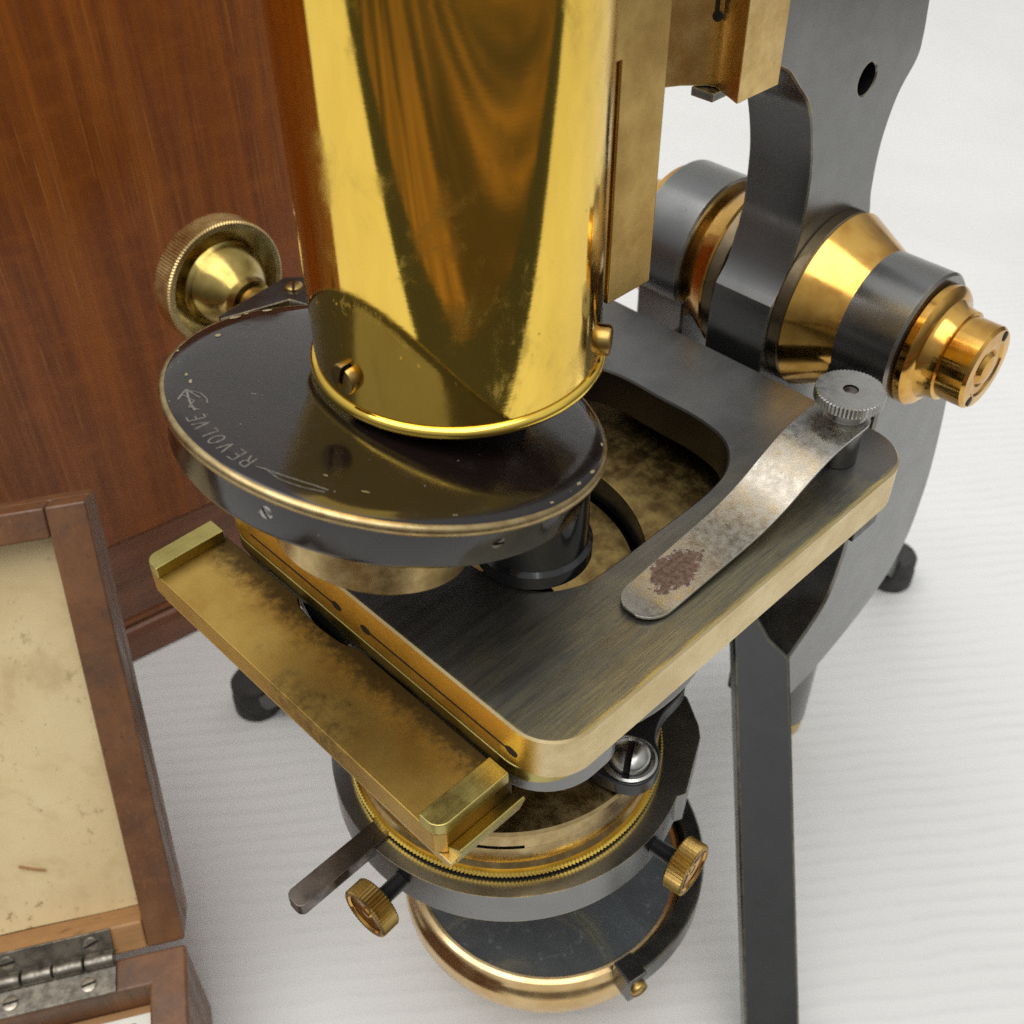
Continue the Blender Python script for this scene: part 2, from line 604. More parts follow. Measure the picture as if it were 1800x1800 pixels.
def nickel(name, rust=False):
    k = M(name)
    n1 = k.noise((0.12, 0.12, 0.12), 6, 0.7)
    n2 = k.noise((0.5, 0.5, 0.5), 5, 0.75)
    col = k.mix(k.ramp(n1, 0.3, 0.7), (0.54, 0.535, 0.505), (0.44, 0.435, 0.41))
    rough = k.ramp(n2, 0.3, 0.7, 0.22, 0.42)
    pit = k.ramp(k.noise((1.0, 1.0, 1.0), 3, 0.8, loc=(3, 3, 3)), 0.66, 0.74)
    col = k.mix(k.math('MULTIPLY', pit, 0.35), col, (0.22, 0.18, 0.14))
    if rust:
        x, y, z = k.pos()
        dx = k.math('DIVIDE', k.math('SUBTRACT', x, 38.2), 4.3)
        dy = k.math('DIVIDE', k.math('SUBTRACT', y, 17.5), 7.0)
        rr = k.math('SQRT', k.math('ADD', k.math('MULTIPLY', dx, dx), k.math('MULTIPLY', dy, dy)))
        rr = k.math('ADD', rr, k.ramp(k.noise((0.45, 0.45, 0.45), 5, 0.75), 0.25, 0.75, -0.35, 0.35))
        rm = k.ramp(rr, 0.92, 0.82)
        yel = k.ramp(k.noise((0.11, 0.11, 0.11), 3, 0.5, loc=(7, 1, 1)), 0.5, 0.65, 0, 0.12)
        col = k.mix(yel, col, (0.62, 0.50, 0.27))
        rc = k.mix(k.ramp(k.noise((1.2, 1.2, 1.2), 4, 0.7), 0.35, 0.65), (0.085, 0.045, 0.032), (0.19, 0.115, 0.075))
        col = k.mix(rm, col, rc)
        rough = k.math('ADD', rough, k.math('MULTIPLY', rm, 0.3))
        k.set(metal=k.ramp(rm, 0, 1, 1.0, 0.1))
        k.bump(k.math('ADD', n2, k.math('MULTIPLY', rm, -0.6)), 0.25, 0.12)
    else:
        k.set(metal=1.0)
        k.bump(n2, 0.06, 0.1)
    k.set(color=col, rough=rough)
    return k.m


NICKEL = nickel('nickel_plate')
CLIP = nickel('nickel_clip_worn', True)


def simple(name, c, metal=0.0, rough=0.5, var=0.25, scale=0.2, bump=0.03, **kw):
    k = M(name)
    col = k.mix(k.ramp(k.noise((scale, scale, scale), 5, 0.65), 0.3, 0.7), c, tuple(q * (1 - var) for q in c))
    k.set(color=col, metal=metal, rough=k.ramp(k.noise((scale * 2, scale * 2, scale * 2), 4), 0.3, 0.7, rough * 0.8, rough * 1.2), **kw)
    k.bump(k.noise((2, 2, 2), 3), bump)
    return k.m


SLOT = simple('slot_hole_shade', (0.012, 0.010, 0.008), 0, 0.7)  # near-black stands in for the shade inside slots, slits and holes
BLACK = simple('blackened_metal', (0.018, 0.018, 0.02), 0.0, 0.30)
OBJB = simple('black_objective_enamel', (0.012, 0.013, 0.015), 0.0, 0.16, coat=0.4)
STEEL = simple('browned_steel', (0.20, 0.17, 0.15), 1.0, 0.30, var=0.6, scale=0.25)
CHIP = simple('bare_brass_chip', (0.55, 0.46, 0.26), 0.6, 0.45)
ENGR = simple('engraved_scratch', (0.27, 0.25, 0.225), 0.3, 0.5, var=0.5, scale=1.2)
PAD = simple('cork_pad_dark', (0.035, 0.033, 0.03), 0.0, 0.65)


def mirror_glass():
    k = M('silvered_mirror_glass')
    n = k.noise((0.06, 0.06, 0.06), 6, 0.7)
    d = k.ramp(k.noise((0.35, 0.35, 0.35), 6, 0.8), 0.52, 0.75)
    x, y, z = k.pos()
    col = k.mix(k.ramp(n, 0.3, 0.7), (0.34, 0.37, 0.39), (0.27, 0.30, 0.32))
    col = k.mix(k.math('MULTIPLY', d, 0.35), col, (0.5, 0.55, 0.58))
    k.set(color=col, metal=k.ramp(d, 0, 1, 0.72, 0.5), rough=k.ramp(d, 0, 1, 0.05, 0.35))
    return k.m


MIRROR = mirror_glass()


def wood(name, c_d, c_m, c_l, grain, rot=(0, 0, 0), flecks=1.0, rough=0.34, coat=0.25, dirt=0.0):
    """grain: coordinate scale, smallest along the grain"""
    k = M(name)
    gx, gy, gz = grain
    n1 = k.noise((gx * 0.10, gy * 0.10, gz * 0.25), 5, 0.6, 0.6, rot)
    n2 = k.noise((gx * 0.6, gy * 0.6, gz), 4, 0.65, 0.2, rot, (5, 2, 8))
    n3 = k.noise((gx * 1.7, gy * 1.7, gz * 1.3), 3, 0.6, 0.0, rot, (1, 9, 3))
    fig = k.noise((0.09, 0.09, 0.2), 4, 0.6, 0, rot, (2, 2, 2))
    col = k.mix(k.ramp(n1, 0.32, 0.68), c_d, c_m)
    col = k.mix(k.ramp(n2, 0.35, 0.75, 0, 0.55), col, c_d)
    patch = k.ramp(k.noise((gx * 0.06, gy * 0.06, gz * 0.5), 3, 0.5, 0, rot, (7, 7, 1)), 0.38, 0.62)
    fl = k.math('MULTIPLY', k.ramp(n3, 0.58, 0.70), k.math('MULTIPLY', patch, flecks))
    col = k.mix(fl, col, c_l)
    pore = k.math('MULTIPLY', k.ramp(k.noise((gx * 2.6, gy * 2.6, gz * 1.6), 2, 0.6, 0, rot, (4, 4, 0)), 0.62, 0.72), 0.55)
    col = k.mix(pore, col, tuple(q * 0.3 for q in c_d))
    if dirt:
        dm = k.ramp(k.noise((0.06, 0.06, 0.06), 6, 0.75, 0, (0, 0, 0), (6, 1, 1)), 0.42, 0.72, 0, dirt)
        col = k.mix(dm, col, (0.055, 0.04, 0.03))
        sc = k.ramp(k.noise((0.5, 0.5, 0.5), 4, 0.8, 0, (0, 0, 0), (3, 8, 1)), 0.68, 0.78, 0, 0.6)
        col = k.mix(sc, col, (0.03, 0.02, 0.015))
    col = k.mix(k.ramp(fig, 0.45, 0.7, 0, 0.3), col, tuple(q * 1.15 for q in c_m))
    k.set(color=col, rough=k.ramp(n2, 0.3, 0.7, rough * 0.85, rough * 1.3), coat=coat, coat_r=0.22)
    k.bump(k.math('ADD', n3, k.math('MULTIPLY', pore, -1.0)), 0.14, 0.15)
    return k.m


WOOD_CAB = wood('mahogany_cabinet', (0.18, 0.044, 0.006), (0.34, 0.095, 0.011), (0.54, 0.24, 0.045), (1.3, 1.3, 0.02), flecks=0.7, coat=0.12)
WOOD_PLI = wood('mahogany_plinth', (0.14, 0.046, 0.017), (0.24, 0.085, 0.03), (0.33, 0.14, 0.05), (0.5, 0.02, 0.5), flecks=0.3)
ROTB = (0, 0, math.radians(-59.7))
WOOD_BOX = wood('mahogany_box_worn', (0.125, 0.050, 0.019), (0.22, 0.095, 0.036), (0.30, 0.14, 0.06), (0.6, 0.6, 0.03), flecks=0.4, rough=0.42, coat=0.08, dirt=0.6)
WOOD_RAW = wood('box_inner_wood', (0.30, 0.15, 0.055), (0.42, 0.22, 0.085), (0.48, 0.27, 0.11), (0.05, 0.05, 0.4), flecks=0.3, rough=0.5, coat=0.05, dirt=0.2)


def paper_lining():
    k = M('cream_paper_lining')
    n = k.noise((0.03, 0.03, 0.03), 5, 0.6)
    col = k.mix(k.ramp(n, 0.3, 0.7), (0.74, 0.60, 0.34), (0.66, 0.51, 0.27))
    col = k.mix(k.ramp(k.noise((0.018, 0.035, 0.035), 5, 0.7, 0.6, loc=(2, 6, 3)), 0.48, 0.70, 0, 0.55), col, (0.44, 0.31, 0.14))
    fox = k.ramp(k.noise((0.30, 0.30, 0.30), 4, 0.75), 0.56, 0.68)
    fox = k.math('MULTIPLY', fox, k.ramp(k.noise((0.035, 0.035, 0.035), 2, 0.5, loc=(3, 1, 5)), 0.38, 0.6))
    col = k.mix(k.math('MULTIPLY', fox, 0.85), col, (0.22, 0.145, 0.06))
    sp = k.ramp(k.noise((0.7, 0.7, 0.7), 2, 0.7, loc=(2, 9, 9)), 0.71, 0.76)
    col = k.mix(k.math('MULTIPLY', sp, 0.7), col, (0.10, 0.07, 0.04))
    k.set(color=col, rough=0.65, spec=0.25)
    k.bump(k.noise((0.05, 0.05, 0.05), 3), 0.3, 1.2)
    return k.m


LINING = paper_lining()
CARD = simple('white_card', (0.74, 0.73, 0.64), 0, 0.55, 0.08, 0.08)
CARD_LINE = simple('card_ruled_line', (0.10, 0.12, 0.12), 0, 0.6)


def sheet_mat():
    k = M('white_paper_sheet')
    rot = (0, 0, math.radians(-51.3))
    # the bench cover has faint parallel ribs running across the view
    wv = k.n('ShaderNodeTexWave', wave_type='BANDS', bands_direction='Y')
    wv.inputs['Scale'].default_value = 0.314 / 5.4
    wv.inputs['Distortion'].default_value = 2.6
    wv.inputs['Detail'].default_value = 2
    wv.inputs['Detail Scale'].default_value = 0.6
    k.l(k.coords((1, 1, 1), rot), wv.inputs['Vector'])
    n1 = k.math('MULTIPLY', wv.outputs[0], k.noise((0.012, 0.03, 0.05), 4, 0.7, 0.3, rot))
    n2 = k.noise((0.25, 0.7, 0.5), 5, 0.75, 0.1, rot, (4, 4, 4))
    big = k.noise((0.008, 0.008, 0.008), 3, 0.5)
    col = k.mix(k.ramp(big, 0.3, 0.7), (0.77, 0.77, 0.75), (0.72, 0.72, 0.70))
    sm = k.math('MULTIPLY', k.ramp(n1, 0.22, 0.62), k.ramp(n2, 0.30, 0.75, 0.35, 1.0))
    col = k.mix(k.math('MULTIPLY', sm, 0.34), col, (0.54, 0.54, 0.535))
    sp = k.ramp(k.noise((0.16, 0.16, 0.16), 4, 0.7, loc=(8, 8, 8)), 0.70, 0.76)
    sp = k.math('MULTIPLY', sp, k.ramp(k.noise((0.02, 0.02, 0.02), 2, loc=(1, 3, 3)), 0.5, 0.65))
    col = k.mix(k.math('MULTIPLY', sp, 0.75), col, (0.36, 0.36, 0.37))
    k.set(color=col, rough=0.55, spec=0.3)
    k.bump(k.math('ADD', k.math('MULTIPLY', n1, 1.0), k.math('MULTIPLY', n2, 0.25)), 0.16, 1.0)
    return k.m


SHEET = sheet_mat()
def floor_mat():
    k = M('unseen_floor')
    n = k.noise((0.0045, 0.0003, 0.01), 3, 0.6, 0, (0, 0, math.radians(-41)))
    n2 = k.noise((0.012, 0.0006, 0.03), 4, 0.6, 0, (0, 0, math.radians(-41)), (3, 3, 3))
    c = k.mix(k.ramp(n, 0.42, 0.58), (0.05, 0.026, 0.010), (0.38, 0.19, 0.05))  # amber and dark streaks put in to break up the tube's reflection
    k.set(color=k.mix(k.ramp(n2, 0.4, 0.65, 0, 0.6), c, (0.07, 0.035, 0.012)), rough=0.45)
    return k.m


FLOOR = floor_mat()
BENCH = simple('unseen_bench_black', (0.012, 0.012, 0.011), 0, 0.5)

# ------------------------------------------------------------------ setting: white bench sheet with upswept back, added slab and floor mirrored in tube
b = Vector((0.754, -0.657, 0))
side = Vector((0.657, 0.754, 0))
g = G()
prof = [(-330, 0), (-200, 0), (0, 0), (200, 0), (400, 0), (560, 0)]
for i in range(1, 17):
    a = math.radians(78) * i / 16
    prof.append((560 + 420 * math.sin(a), 420 - 420 * math.cos(a)))
d0 = prof[-1]
for i in range(1, 4):
    prof.append((d0[0] + 60 * i * math.cos(math.radians(78)), d0[1] + 200 * i * math.sin(math.radians(78))))
lat = [-900 + 100 * i for i in range(19)]
v = [tuple(-b * (s if s > -1 else s * (262 - 0.18 * t) / 330) + side * t + Vector((0, 0, -165 + h))) for (s, h) in prof for t in lat]
f = []
nl = len(lat)
for i in range(len(prof) - 1):
    for j in range(nl - 1):
        f.append((i * nl + j, i * nl + j + 1, (i + 1) * nl + j + 1, (i + 1) * nl + j))
g.add(v, f)
structure(obj('tabletop', g, SHEET, smooth=60))
g = G()
prism(g, [(-900, -262 - 162 - 95), (900, -262 + 162 - 95), (900, 560), (-900, 560)], [], -200, -166.5, frame((0, 0, 0), side, -b, (0, 0, 1)))
structure(obj('unseen_bench_top', g, BENCH, bevel=2))  # unseen black slab, added for the dark band mirrored in the tube
g = G()
box(g, -5000, 5000, -5000, 5000, -940, -930)
structure(obj('floor', g, FLOOR, smooth=0))  # unseen floor, added as the amber and dark that the tube mirrors

# ------------------------------------------------------------------ the microscope
MS = thing('microscope', 'brass and black bronzed antique microscope standing on a tripod foot', 'microscope', (0, 0, -165))

# body tube ---------------------------------------------------------
RT = 24.2


def ft(p):
    return (p[0] + 0.3, p[1] + 0.3, p[2] + 1.3)


g = G()
lathe(g, [(RT - 1.2, 40.2), (RT - 0.05, 40.2), (RT, 41.5), (RT, 190), (RT + 1.2, 190.5), (RT + 1.2, 196), (RT - 1.2, 196), (RT - 1.2, 40.2)], 160, ft)
tube = obj('body_tube', g, BR_TUBE, MS, smooth=40)
g = G()
lathe(g, [(RT - 3, 39.2), (RT + 0.5, 39.0), (RT + 0.95, 39.6), (RT + 0.95, 40.3), (RT + 0.4, 40.9), (RT - 0.02, 41.0)], 160, ft)
obj('rim_bead', g, BR_POL, tube, smooth=50)
g = G()
lathe(g, [(0, 40.6), (RT - 1.3, 40.6)], 96, ft)
obj('end_plate', g, BLACK, tube, smooth=0)


def slotted_screw(name, parent, pos, axis, r, h, mat, ang=0.0, dome=0.35, washer=None):
    """cheese-head screw with a real slot: two half heads either side of a dark channel"""
    fr0 = axis_frame(pos, axis)
    ca, sa = math.cos(ang), math.sin(ang)
    fr = lambda p: fr0((p[0] * ca - p[1] * sa, p[0] * sa + p[1] * ca, p[2]))
    g = G()
    w = r * 0.17
    for s in (-1, 1):
        ring = []
        a0 = math.asin(w / r)
        n = 18
        for q in range(n + 1):
            a = a0 + (math.pi - 2 * a0) * q / n
            ring.append((r * math.cos(a), s * r * math.sin(a)))
        lay = []
        for (k, z) in ((1.0, 0.0), (1.0, h * 0.78), (0.93, h * 0.96), (0.6, h * (1 + dome * 0.6)), (0.2, h * (1 + dome * 0.8))):
            lay.append([(x * k, s * (w + (abs(y) - w) * k), z) for x, y in ring])
        vv = [p for l in lay for p in l]
        k = n + 1
        ff = []
        for t in range(len(lay) - 1):
            for q in range(k):
                q2 = (q + 1) % k
                ff.append((t * k + q, t * k + q2, (t + 1) * k + q2, (t + 1) * k + q))
        ff.append(tuple(range((len(lay) - 1) * k, len(lay) * k)))
        g.add(vv, ff, fr)
    o = obj(name, g, mat, parent, smooth=50)
    g = G()
    lathe(g, [(0, h * 0.3), (r * 0.97, h * 0.3)], 24, fr)
    # dark floor of the slot; rides with the head
    if parent.parent is None:
        obj('slot', g, SLOT, o, smooth=0)
    else:
        obj('slot', g, SLOT, parent, smooth=0)
    return o


def on_tube(x, y, z):
    d = Vector((x, y, 0)).normalized()
    return (d * (RT - 0.2)) + Vector((0.3, 0.3, z)), d


p, d = on_tube(1.2, -22.3, 47.6)
slotted_screw('screw', tube, p, d, 2.6, 1.6, BR_SAT, 1.25, 0.05)
p, d = on_tube(19.2, 12.6, 45.6)
slotted_screw('screw', tube, p, d, 2.6, 2.0, BR_SAT, 1.5, 0.05)

# revolving nosepiece -----------------------------------------------
DC = Vector((-2.54, -12.65, 35.6))
DN = Vector((0.0347, 0.2667, 0.9632)).normalized()
DE1 = Vector((0.99935, 0, -0.0360))
DE2 = DN.cross(DE1)
fd = frame(DC, DE1, DE2, DN)
g = G()
lathe(g, [(0, 0.9), (20, 0.75), (30, 0.35), (34, 0.1), (36.6, -0.25), (37.2, -0.7), (37.2, -2.2), (36.6, -2.5), (36.3, -3.4), (36.0, -8.6), (35.6, -9.3), (34.5, -9.8), (0, -9.9)], 160, fd)
nose = obj('nosepiece', g, JAPAN, MS, smooth=30, label='black lacquered revolving nosepiece disc with a worn brass rim')
g = G()
lathe(g, [(36.9, -0.5), (37.45, -0.62), (37.8, -1.1), (37.82, -1.7), (37.55, -2.25), (36.9, -2.5)], 200, fd)
obj('worn_rim', g, BR_RIM, nose, smooth=60)
# neck between tube and disc
g = G()
knurl(g, 14.5, 33.5, 41.6, 60, 0.3, lambda p: (p[0], p[1], p[2]))
obj('neck', g, BLACK, nose, smooth=30)

# engraved word and arrow, cut as thin strokes following the rim
FONT = {
    'R': [[(0, 0), (0, 1), (.45, 1), (.6, .88), (.6, .65), (.45, .52), (0, .52)], [(.3, .52), (.62, 0)]],
    'E': [[(.6, 1), (0, 1), (0, 0), (.6, 0)], [(0, .52), (.48, .52)]],
    'V': [[(0, 1), (.32, 0), (.64, 1)]],
    'O': [[(.34 + .34 * math.cos(t), .5 + .5 * math.sin(t)) for t in [i * math.pi / 8 for i in range(17)]]],
    'L': [[(0, 1), (0, 0), (.56, 0)]],
}
g = G()
rl = 32.75
hl = 2.75


def disc_pt(deg, r, dz=0.06):
    # the top surface dips slightly towards the rim
    prof = [(20, .75), (30, .35), (34, .1), (36.6, -.25)]
    zz = prof[-1][1]
    for (ra, za), (rb, zb) in zip(prof, prof[1:]):
        if ra <= r <= rb:
            zz = za + (zb - za) * (r - ra) / (rb - ra)
    a = math.radians(deg)
    return (r * math.cos(a), r * math.sin(a), zz + dz)


def arc_stroke(g, pts, w=0.30):
    """pts given as (deg, r)"""
    dense = []
    for (a, c) in zip(pts, pts[1:]):
        for t in range(4):
            u = t / 4
            dense.append((a[0] + (c[0] - a[0]) * u, a[1] + (c[1] - a[1]) * u))
    dense.append(pts[-1])
    ribbon(g, [disc_pt(*q) for q in dense], w, fd)


random.seed(3)
for ch, deg in zip('REVOLVE', (-78.3, -82.2, -86.2, -90.2, -94.3, -98.0, -101.8)):
    for st in FONT[ch]:
        arc_stroke(g, [(deg - (x * 1.9 / rl) * 57.3 + 0.25 * y, rl + y * hl) for x, y in st], 0.23)
arc_stroke(g, [(-76.3, 34.3), (-74, 33.9), (-71.8, 33.7), (-66, 33.3), (-61, 33.1), (-57, 33.2)], 0.26)
arc_stroke(g, [(-73.5, 33.9), (-69, 34.6), (-63, 34.4), (-57.5, 33.9)], 0.2)
arc_stroke(g, [(-106, 33.6), (-110.5, 33.7), (-117.5, 33.6)], 0.35)
arc_stroke(g, [(-117.5, 33.6), (-112.5, 35.3)], 0.3)
arc_stroke(g, [(-117.5, 33.6), (-112.5, 32.0)], 0.3)
arc_stroke(g, [(-106, 32.8), (-108, 34.2), (-111, 33.0), (-114.5, 34.4)], 0.22)
arc_stroke(g, [(-116.5, 33.0), (-115, 31.6), (-111.5, 31.0), (-109, 31.2)], 0.22)
obj('engraved_lettering', g, ENGR, nose, smooth=0, label='engraved word REVOLVE with an arrow along the rim')

# paint chips along the rim
random.seed(11)
g = G()
for deg, r, L, wd in ((179.5, 36.0, 2.4, 0.9), (-168.9, 36.2, 2.6, 1.0), (-173.5, 36.4, 1.2, 0.6), (-154.1, 33.2, 1.6, 0.9), (-126, 33.6, 0.9, 0.5), (-122, 32.9, 1.4, 0.5),
                      (23.8, 36.4, 1.4, 0.8), (15.5, 36.0, 1.5, 0.7), (2, 36.4, 1.0, 0.5), (-48, 31.5, 1.3, 0.35), (-60, 30, 1.1, 0.3), (-140, 36.6, 0.8, 0.4), (40, 36.5, 1.2, 0.5)):
    cx, cy, cz = disc_pt(deg, r, 0.08)
    a = math.radians(deg + 90)
    pts = []
    for q in range(9):
        t = 2 * math.pi * q / 9
        k = random.uniform(0.7, 1.15)
        u, w_ = L / 2 * k * math.cos(t), wd / 2 * k * math.sin(t)
        pts.append((cx + u * math.cos(a) - w_ * math.sin(a), cy + u * math.sin(a) + w_ * math.cos(a), disc_pt(deg, math.hypot(cx + u * math.cos(a) - w_ * math.sin(a), cy + u * math.sin(a) + w_ * math.cos(a)), 0.08)[2]))
    g = G()
    g.add(pts, [tuple(range(9))], fd)
    obj('paint_chip', g, CHIP, nose, smooth=0)

for deg, zz, ms in ((-70.1, -5.2, NICKEL), (-12.8, -5.2, STEEL)):
    a = math.radians(deg)
    p = fd((35.3 * math.cos(a), 35.3 * math.sin(a), zz))
    d = DE1 * math.cos(a) + DE2 * math.sin(a)
    slotted_screw('set_screw', nose, p, d, 1.25, 0.9, ms, deg)

# empty objective seat (brass ring) and the black objective hanging into the stage opening
bc = DC + DE1 * 0  # seat centre from the photograph
sc = Vector((8.4, -27.4, 20.6))
fs = frame(sc, DE1, DE2, DN)
g = G()
lathe(g, [(11.0, -0.3), (15.9, 0.0), (16.4, 0.5), (16.4, 5.6), (15.4, 6.8), (15.4, 8.2), (11, 8.3)], 120, fs)
lathe(g, [(11.0, -0.3), (11.0, 8.2)], 96, fs)
seat = obj('objective_seat', g, BR_COL, MS, smooth=35)
oc = Vector((14.6, 4.2, 0.0))
fo = frame(oc, (1, 0, 0), (0, 1, 0), (0, 0, 1))
g = G()
lathe(g, [(0, 0.6), (5.0, 0.4), (6.0, 0.0), (10.6, 0.0), (11.2, 0.6), (11.2, 3.4), (10.4, 4.2), (10.2, 22), (0, 22)], 96, fo)
objv = obj('objective', g, OBJB, MS, smooth=35, label='black enamelled objective reaching into the stage opening')

# rack bar and mounting block on the tube --------------------------------
g = G()
box(g, -10.0, 10.0, 27.4, 39.0, 41.4, 185)
bar = obj('rack_bar', g, BR_SAT, MS, bevel=0.35)
g = G()
box(g, -9.0, 9.0, 21.0, 27.3, 41.8, 184)
obj('tube_saddle', g, BR_SAT, bar, bevel=0.2)
g = G()
box(g, -10.7, 10.7, 20.0, 27.2, 85, 183)
obj('saddle_flange', g, BR_SAT, bar, bevel=0.2)
# focusing slide fixed to the limb: two stepped brass jaws with a sprung slit
g = G()
prism(g, [(-11, 73.5), (-11, 54.6), (-7.4, 54.6), (-4.6, 58.0), (-3.2, 60.4), (0.2, 63.9), (1.8, 64.3), (9.2, 60.8), (9.2, 73.5)], [], 67.6, 185)
slide = obj('focusing_slide', g, BR_BLK, MS, bevel=0.3)
g = G()
box(g, 0.55, 0.95, 63.2, 64.6, 80.5, 184)
obj('slit', g, SLOT, slide, smooth=0)
g = G()
lathe(g, [(0, -0.8), (0.95, -0.8), (0.95, 0.25), (0, 0.25)], 20, axis_frame((0.8, 64.0, 80.2), (0.3, -1, 0)))
obj('slit_hole', g, SLOT, slide)
g = G()
box(g, -2.0, 3.0, 62.0, 70.0, 65.8, 67.5)
obj('gib_strip', g, GUN_D, slide, bevel=0.2)

# limb ---------------------------------------------------------------
front = [(74.0, 190), (74.0, 75), (74.2, 70.4), (79.2, 67.8), (83.4, 63.8), (87.9, 59.2), (90.8, 53.5), (93.4, 44.4), (94.2, 34.6), (93.8, 27.9), (90.8, 18.2), (87.2, 13.2)]
back = [(124.0, -2), (124.0, 20.1), (122.0, 29.3), (121.7, 40.7), (124.5, 50.5), (129.6, 57.0), (130.2, 62), (129.3, 69.3), (127.5, 85), (124, 110), (116, 150), (108, 190)]
prf = [(74.0, 190), (74.0, 75)] + spline(front[2:], 5) + [(86.2, 8), (86.2, -34), (124, -34)] + spline(back, 5)
g = G()
fx = frame((0, 0, 0), (0, 1, 0), (0, 0, 1), (1, 0, 0))
prism_ch(g, prf, [circle(109.5, 58.1, 3.3, 32)], -8.5, 7.5, 0.35, fx)
limb = obj('limb', g, GUN, MS, smooth=22, label='thick bronzed limb with a drilled hole')
g = G()
lathe(g, [(3.28, -8.4), (3.28, 7.2)], 32, axis_frame((0, 109.5, 58.1), (1, 0, 0)))
obj('hole_bore', g, GUN_D, limb)

# trunnion axle: brass cones, end boss --------------------------------
AY, AZ = 108.0, 7.2


def fax(x0, s=1):
    return frame((x0, AY, AZ), (0, 1, 0), (0, 0, 1) if s > 0 else (0, 0, -1), (s, 0, 0))


axle = None
for s in (1, -1):
    g = G()
    x0 = 7.4 if s > 0 else 8.4
    lathe(g, [(8, x0 + 3.2), (20.9, x0 + 3.2), (21.3, x0 + 3.6), (15.8, 22.4), (8, 22.4)], 120, fax(0, s))
    o = obj('trunnion_cone', g, BR_LAC, MS, smooth=25)
    g = G()
    lathe(g, [(8, x0), (21.0, x0), (21.2, x0 + 0.4), (21.2, x0 + 2.8), (20.9, x0 + 3.15), (8, x0 + 3.15)], 120, fax(0, s))
    obj('trunnion_collar', g, BR_DARK, MS, smooth=25)
g = G()
lathe(g, [(9, 35.4), (13.6, 35.45), (14.2, 36.0), (14.2, 37.6), (13.4, 38.5), (11.6, 39.2), (10.7, 40.6), (10.4, 42.6), (10.4, 43.0), (9.6, 43.3), (9.6, 49.2), (9.0, 49.9), (6.6, 50.0), (6.1, 49.6), (4.4, 49.6), (4.1, 49.2), (3.8, 49.6), (3.2, 50.3), (1.6, 50.7), (0, 50.8)], 120, fax(0))
endb = obj('trunnion_boss', g, BR_LAC, MS, smooth=30)
for a in (55, 235):
    g = G()
    aa = math.radians(a)
    lathe(g, [(0, 50.06), (1.2, 50.06)], 20, frame((0, AY + 7.7 * math.cos(aa), AZ + 7.7 * math.sin(aa)), (0, 1, 0), (0, 0, 1), (1, 0, 0)))
    obj('pin_hole', g, SLOT, endb, smooth=0)
g = G()
lathe(g, [(9, 34.4), (16.4, 34.45), (17.2, 35.2), (17.2, 37.6), (16.2, 38.6), (11.2, 40.8), (10.5, 48), (0, 48.4)], 96, fax(0, -1))
obj('trunnion_boss', g, BR_LAC, MS, smooth=30)

# cheeks (tripod uprights) -----------------------------------------------
RD = 16.2
fr_pts = [(92.6, 1.5), (92.8, -15), (92.8, -32), (94.2, -45.4), (92.8, -57.2), (88.8, -66.1), (78.2, -74.0)]
bk_pts = [(86, -94.6), (97.3, -92.8), (113.7, -86.8), (125.6, -79.3), (132.0, -69.2), (134.0, -58), (134.2, -44), (131.0, -22), (124.6, 3)]
for s in (1, -1):
    arc = circle(AY, AZ, RD if s > 0 else 19.2, 40, math.radians(-8), math.radians(196), True)
    cheek_poly = arc + spline(fr_pts, 5)[1:] + [(74.5, -77.5), (74.5, -96)] + spline(bk_pts, 5)[:-1]
    g = G()
    prism_ch(g, cheek_poly, [], 20.6, 35.4, 0.6, frame((0, 0, 0), (0, 1, 0), (0, 0, 1), (s, 0, 0)))
    obj('upright', g, GUN, MS, smooth=22)


def bar_leg(A, B, w, wd, th, mat, name, foot, shoulder=None):
    """straight leg of rectangular section from A to B; wide face spans w"""
    A, B = Vector(A), Vector(B)
    ax = (B - A).normalized()
    w = Vector(w)
    w = (w - ax * w.dot(ax)).normalized()
    t = ax.cross(w)
    g = G()
    L = (B - A).length
    if shoulder:
        # flat bar whose head is cut to a curved shoulder running up into the upright
        prism_ch(g, [(-wd / 2, L), (-wd / 2, shoulder[0][1])] + shoulder + [(wd / 2, 0.0), (wd / 2, L)], [], -th / 2, th / 2, 0.5, frame(A, w, ax, -t))
    else:
        prism(g, [(-wd / 2, -th / 2), (wd / 2, -th / 2), (wd / 2, th / 2), (-wd / 2, th / 2)], [], 0, L, frame(A, w, t, ax))
    o = obj(name, g, mat, MS, bevel=0 if shoulder else 0.6)
    g = G()
    lathe(g, [(0, -165), (7.8, -165), (8.3, -164.2), (8.3, -158.5), (7.9, -157.8), (7.9, -152.5), (7.2, -151.4), (0, -151)], 64, lambda p: (p[0] + foot[0], p[1] + foot[1], p[2]))
    obj('foot_pad', g, PAD, o)
    return o


bar_leg((31.4, 69.3, -71), (84, 22.9, -158.6), (1, 1, 0), 14.0, 6.0, GUN_D, 'leg', (85, 22), [(-5.6, -27.0), (-3.6, -19.0), (-0.8, -11.0), (2.2, -5.0), (5.4, -1.6)])
bar_leg((-16, 93, -61), (-116, 6, -157), (1, -1, 0), 14.5, 7.0, GUN_D, 'leg', (-118, 4))
bar_leg((2, 126, -62), (4, 209, -157), (1, 0, 0), 9.0, 7.0, GUN_D, 'leg', (4, 212))
g = G()
box(g, -22, 22, 112, 132, -88, -62)
obj('cross_block', g, GUN_D, MS, bevel=1.0)
g = G()
lathe(g, [(0, -151), (5.6, -151), (5.9, -150), (5.9, -87.6), (0, -87.6)], 48, lambda p: (p[0] + 18.5, p[1] + 120, p[2]))
post = obj('stop_post', g, GUN, MS)
g = G()
lathe(g, [(0, -158), (4.8, -158), (5.4, -156.5), (5.7, -151.05), (0, -151.05)], 48, lambda p: (p[0] + 18.5, p[1] + 120, p[2]))
obj('brass_tip', g, BR_PALE, post)

